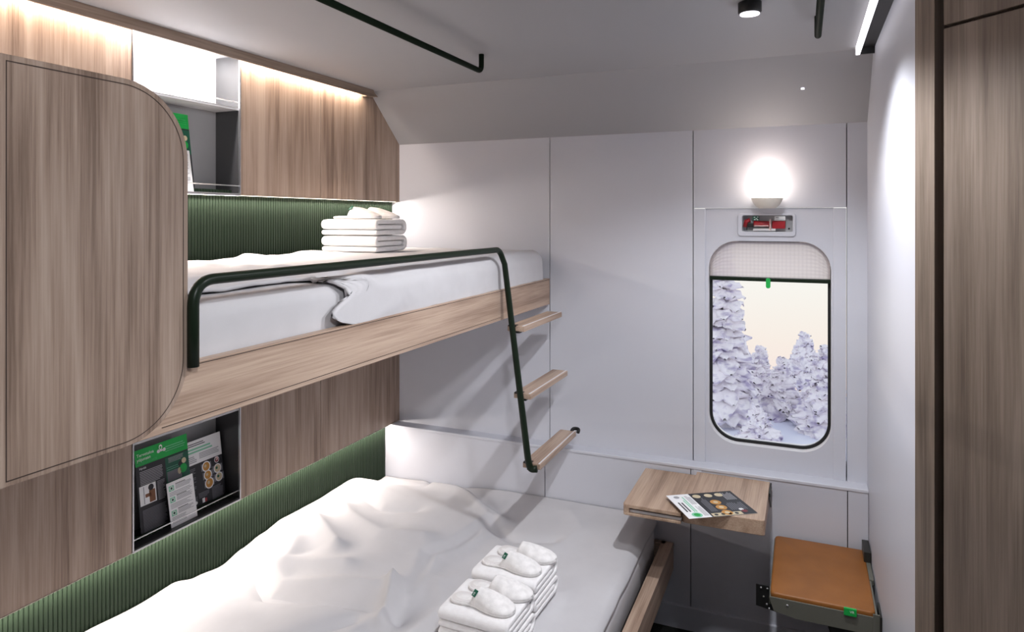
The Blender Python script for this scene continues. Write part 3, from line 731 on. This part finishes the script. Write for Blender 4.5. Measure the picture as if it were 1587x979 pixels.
# page with u along the long side (towards the window) and v towards the white title strip's other side
wv = (b-a); wu = (d-a)-wv*0
p = Page(mb, b, (a-b), Vector((0, 0, 1)).cross((a-b)).normalized()*-1 if Vector((0, 0, 1)).cross((a-b)).dot(d-a) < 0 else Vector((0, 0, 1)).cross((a-b)).normalized(), (a-b).length, (d-a).length, m='paper')
if p.n.z < 0:
    mb = MB(); p = Page(mb, a, (b-a), Vector((0, 0, 1)).cross(b-a).normalized() if Vector((0, 0, 1)).cross(b-a).dot(d-a) > 0 else -Vector((0, 0, 1)).cross(b-a).normalized(), (b-a).length, (d-a).length)
p.flip = True
p.rect(0, .335, 1, 1, 'ink', 1)
for i, xx in enumerate((.12, .34, .56)): p.disc(xx, .60+.0*i, .022, 'food_orange', 3); p.disc(xx, .60, .010, 'food_cream', 4)
for xx, yy in ((.86, .42), (.86, .60), (.86, .76)): p.disc(xx, yy, .017, 'food_cream', 3)
p.rect(.01, .36, .13, .80, 'food_cream', 2)
for yy in (.42, .52, .62, .72): p.disc(.07, yy, .008, 'ink', 3)
p.lines(.20, .40, .78, .50, 4, 'ink_grey', .5); p.lines(.20, .70, .50, .95, 8, 'ink_grey', .5); p.lines(.62, .80, .95, .96, 6, 'ink_lite', .5)
p.disc(.20, .84, .010, 'paper', 4); p.disc(.13, .86, .012, 'wine', 4)
p.disc(.12, .16, .021, 'green_pale', 3); p.disc(.12, .16, .013, 'green', 4)
p.lines(.26, .05, .66, .14, 2, 'ink', .5); p.lines(.24, .16, .88, .22, 2, 'green_pale', .6); p.lines(.06, .25, .48, .32, 4, 'ink_lite', .5); p.lines(.54, .24, .92, .32, 4, 'ink_lite', .5); p.disc(.88, .12, .012, 'ink_lite', 3)
o = mb.build('leaflet'); tag(o, 'menu leaflet with white strip and food photos lying on the folding table', 'leaflet')

# ------------------------------------------------------------------ folding seat
fs = thing('jump_seat', (2.10, -.33, .38), 'tan leather fold-down seat on a metal frame fixed to the right wall', 'seat')
ZS = .500; lp = [(q[0], q[2]) for q in rrect(1.932, 2.272, -.575, -.088, .018, 0, 6)]
mb = MB(); mb.prism([(x, y, ZS-.034) for x, y in lp], (0, 0, .034), 'leather', .008, 4, False)
for f in mb.bm.faces: f.smooth = True
mb.build('cushion', fs)
mb = MB(); fr = [(1.929, -.584, .482), (1.945, -.584, .438), (2.02, -.584, .425), (2.284, -.584, .425), (2.284, -.584, .487), (1.932, -.584, .487)]
mb.prism(fr[:1]+fr[1:], (0, .005, 0), 'seat_metal', .0008); mb.box((1.929, -.58, .458), (1.934, -.09, .486), 'seat_metal'); mb.box((2.270, -.58, .458), (2.276, -.09, .496), 'seat_metal'); mb.box((1.93, -.58, .458), (2.275, -.10, .4655), 'seat_metal')
mb.lathe([(.004, 0), (.004, .003)], (1.990, -.587, .468), 'chrome', 10, 'y'); mb.build('frame', fs)
mb = MB(); mb.prism([(1.884, -.578, .520), (1.930, -.578, .520), (1.930, -.578, .470), (1.945, -.578, .450), (1.957, -.578, .450), (1.957, -.578, .432), (1.884, -.578, .443)], (0, .004, 0), 'black')
for x, z in ((1.901, .511), (1.923, .511), (1.921, .455), (1.929, .440), (1.91, .48)): mb.lathe([(.0032, 0), (.0032, .003)], (x, -.581, z), 'chrome' if z != .48 else 'seat_metal', 10, 'y')
mb.build('hinge_plate', fs)
mb = MB(); mb.box((2.262, -.20, .470), (2.287, -.085, .540), 'dark_metal', .002); mb.box((2.270, -.34, .480), (2.285, -.20, .500), 'seat_metal', .001); mb.build('wall_bracket', fs)
mb = MB(); mb.box((2.262, -.590, .36), (2.2885, -.585, .500), 'seat_metal'); mb.box((2.282, -.60, .36), (2.2885, -.50, .50), 'dark_metal', .001); mb.build('wall_bracket', fs)
mb = MB(); mb.box((2.172, -.5915, .478), (2.212, -.583, .5045), 'green', .002); mb.text('VR', .012, 'paper', Matrix.Translation((2.190, -.5925, .490)) @ Matrix.Rotation(R(90), 4, 'X')); mb.build('pull_tab', fs)
mb = MB(); mb.prism([(2.12, -.578, .425), (2.26, -.578, .425), (2.24, -.578, .33), (2.15, -.578, .33)], (0, .3, 0), 'black', .004); mb.build('folding_arm', fs)

# ------------------------------------------------------------------ wall lamp and emergency hammer box
wl = thing('wall_lamp', (1.898, .0, 1.90), 'glowing round opal globe lamp on the wall above the window', 'lamp')
LC = (1.898, -.070, 1.952); r = .067
pr = [(max(.0005, r*math.cos(R(a))), r*math.sin(R(a))) for a in range(-8, 91, 7)]
MB().lathe([(r*math.cos(R(-8))*.98, r*math.sin(R(-8)))]+pr, LC, 'globe').build('glass_globe', wl)
pr = [(max(.0005, r*math.cos(R(a))), r*math.sin(R(a))) for a in range(-90, -7, 6)]
MB().lathe([(p_[0]*.985, p_[1]*1.0) for p_ in pr if p_[1] > -.060], LC, 'globe_low').build('lower_cup', wl)
MB().lathe([(.022, 0), (.022, .012)], (1.898, -.012, 1.945), 'plate_white', 24, 'y').build('wall_mount', wl)
point('globe_light', (LC[0], LC[1]-.02, LC[2]+.092), P_GLOBE, (1, .84, .75), .035)
hb = thing('emergency_hammer_box', (1.893, .01, 1.775), 'small clear-fronted box holding a red emergency hammer above the window', 'safety box')
mb = MB(); mb.prism(rrect(1.772, 2.012, 1.772, 1.874, .014, .0095, 6), (0, -.008, 0), 'wall_white', .002, holes=[rrect(1.790, 2.000, 1.792, 1.864, .008, .0095, 5)]); mb.build('frame', hb)
mb = MB(); mb.box((1.790, .044, 1.790), (2.000, .048, 1.866), 'niche_light'); mb.build('back_panel', hb)
mb = MB(); mb.prism(rrect(1.790, 2.000, 1.792, 1.864, .008, .004, 5), (0, .002, 0), 'glass'); mb.build('clear_cover', hb)
mb = MB(); mb.tube([(1.838, .026, 1.828), (1.905, .026, 1.826)], .013, 'red', 14); mb.box((1.915, .014, 1.806), (1.970, .040, 1.840), 'red', .003)
mb.tube([(1.800, .026, 1.812), (1.806, .026, 1.838), (1.822, .026, 1.844)], .010, 'red', 12); mb.box((1.812, .016, 1.812), (1.838, .036, 1.830), 'black', .003); mb.tube([(1.812, .022, 1.822), (1.808, .022, 1.800)], .003, 'black', 8); mb.build('hammer', hb)
mb = MB(); mb.box((1.840, .012, 1.816), (1.900, .0125, 1.821), 'pink'); mb.box((1.904, .012, 1.800), (1.911, .016, 1.846), 'pink', .001); mb.box((1.835, .014, 1.795), (1.93, .03, 1.806), 'plate_white', .002); mb.build('holder', hb)
MB().lathe([(.004, 0), (.004, .004)], (1.984, .040, 1.806), 'black', 12, 'y').build('screw', hb)
mb = MB(); mb.box((1.834, .008, 1.842), (1.862, .0095, 1.862), 'green_dark')
for x, z in ((1.842, 1.856), (1.850, 1.850), (1.843, 1.846), (1.855, 1.846), (1.856, 1.857)): mb.box((x-.003, .007, z-.0018), (x+.003, .0078, z+.0018), 'paper')
mb.build('green_sign', hb)
mb = MB(); mb.box((1.926, .008, 1.843), (1.970, .0095, 1.861), 'paper'); mb.box((1.930, .0072, 1.853), (1.942, .0078, 1.857), 'ink_lite'); mb.box((1.930, .0072, 1.847), (1.964, .0078, 1.8485), 'ink_lite'); mb.build('white_sign', hb)

# ------------------------------------------------------------------ ceiling fittings
ztube = 2.432
MB_ = MB().tube(rounded([(.870, -2.9, ztube), (.870, -.775, ztube), (.870, -.775, ZC+.001)], .030), .0105, 'rail_matte')
o = MB_.build('hanging_rail'); tag(o, 'long dark green tube rail hung from the ceiling beside the top bunk', 'rail')
o = MB().tube(rounded([(2.086, -2.9, ztube), (2.086, -.815, ztube), (2.086, -.815, ZC+.001)], .030), .0105, 'rail_matte').build('hanging_rail')
tag(o, 'short looking dark green tube rail hung from the ceiling near the right wall', 'rail')
def down(loc, label):
    t = thing('ceiling_spotlight', loc, label, 'light'); x, y, z = loc
    MB().lathe([(.030, 0), (.034, .004), (.034, .032), (.030, .034)], (x, y, z-.034), 'black', 28).build('housing', t)
    mb = MB(); mb.lathe([(.0285, 0), (.0285, .004)], (x, y, z-.0375), 'led_white', 28); mb.build('lens', t)
down((1.895, -1.05, ZC), 'small round black-rimmed ceiling spotlight with a white lit face')
led = thing('ceiling_light_channel', (2.26, -1.6, 2.46), 'black recessed channel with a white light strip where ceiling meets right wall', 'light')
mb = MB(); mb.box((2.240, -3.2, ZC-.006), (2.2885, -.335, ZC-.001), 'black'); mb.box((2.240, -.335, ZC-.030), (2.2885, -.325, ZC-.001), 'black'); mb.build('housing', led)
MB().box((2.225, -3.2, ZC-.030), (2.2395, -.320, ZC-.0005), 'led_white').build('light_strip', led)
area('channel_light', (2.262, -2.2, ZC-.012), .03, 1.6, P_CEIL, (.93, .92, 1), (0, R(0), 0))
o = MB().lathe([(.007, 0), (.007, .006)], (2.04, -.152, 2.383), 'led_white', 16).build('indicator_light'); tag(o, 'tiny white point light in the sloping ceiling above the window', 'light')

# ------------------------------------------------------------------ wardrobe corner at 45 degrees
S = math.sqrt(.5); P0 = Vector((2.289, -1.342, 0)); U = Vector((S, -S, 0)); NN = Vector((-S, -S, 0))
def slab(s0, s1, n0, n1, z0, z1, m, mb, bev=.001):
    a = P0+U*s0+NN*n0; b = P0+U*s1+NN*n0; c = P0+U*s1+NN*n1; d = P0+U*s0+NN*n1
    mb.prism([(q.x, q.y, z0) for q in (a, b, c, d)], (0, 0, z1-z0), m, bev, 1)
wr = thing('corner_wardrobe', (2.5, -1.6, 0), 'tall dark wood cupboard set diagonally at the right edge of the room', 'cupboard')
mb = MB(); slab(.0, .049, -.10, .0, 0, ZC-.001, 'wood_post', mb); mb.build('frame_post', wr)
mb = MB(); slab(.049, .9, -.06, -.032, 0, ZC-.001, 'line_dark', mb); mb.build('frame_back', wr)
mb = MB(); slab(.063, .75, -.032, -.012, .03, 2.288, 'wood_door', mb); mb.build('door', wr)
mb = MB(); slab(.063, .75, -.032, -.012, 2.296, ZC-.004, 'wood_door', mb); mb.build('top_panel', wr)

# ------------------------------------------------------------------ outdoors: snow and snow-laden trees
def snowf(u, v):
    x = -14+30*u; y = 1.2+30*v
    z = -1.75+.10*fbm(x, y, .25)-.10*(y-2)*0-.06*max(0, y-11)**1.7
    return (x, y, z)
o = MB().grid(snowf, 80, 80, 'snow').build('snow_ground'); struct(o)
def tree(x, y, h, rad, label, seed, low=.05):
    zb = -1.85+(.2 if y > 10 else 0); t = thing('snowy_tree', (x, y, zb), label, 'tree', None); rnd = random.Random(seed)
    MB().tube([(x, y, zb-.3), (x+.02, y, zb+h*.5), (x, y, zb+h*.97)], .1, 'bark', 8, rs=[.04, .02, .008]).build('trunk', t)
    mb = MB(); n = 22
    for i in range(n):
        f = i/(n-1); z = zb+h*(low+(1-low)*f); rr = rad*(1-f)**.85+.05; arms = rnd.randint(8, 11) if f < .9 else 6; a0 = rnd.random()*6
        for k in range(arms):
            a = a0+2*math.pi*k/arms+rnd.uniform(-.2, .2); L_ = rr*rnd.uniform(.7, 1.1); dr = -.32*L_*rnd.uniform(.6, 1.3)
            ca, sa = math.cos(a), math.sin(a); w_ = max(.07, L_*.34)
            def bough(u, v, ca=ca, sa=sa, L_=L_, dr=dr, z=z, w_=w_, seed=seed):
                s = u*L_; th = 2*math.pi*v; ww = w_*math.sin(math.pi*min(1, u*.85+.12))+.012
                q = Vector((s, ww*math.cos(th), dr*u*u+ww*.55*math.sin(th)))
                nz = noise.noise(Vector((q.x*5+seed, q.y*5+a*3, q.z*5+z*3)))*.09+noise.noise(Vector((q.x*14+seed, q.y*14+a*3, q.z*14)))*.05
                return (x+ca*q.x-sa*q.y+nz*ca, y+sa*q.x+ca*q.y+nz*sa, z+q.z+nz)
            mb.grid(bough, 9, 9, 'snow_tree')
    mb.build('snowy_foliage', t)
tree(.72, 9.5, 3.75, .62, 'tallest snow-covered spruce at the left edge of the window view', 1)
tree(1.24, 11.1, .95, .36, 'low snowy spruce just right of the tallest one outside', 3)
tree(2.06, 12.9, 1.00, .46, 'small snowy spruce in the distance between the nearer ones', 4)
tree(1.66, 10.2, .92, .40, 'short snowy spruce at the centre right of the window view', 5)
tree(2.36, 9.5, 1.52, .55, 'broad snowy spruce at the right edge of the window view', 6)
tree(1.36, 8.6, .60, .36, 'small snow-covered bush low in the window view', 7)
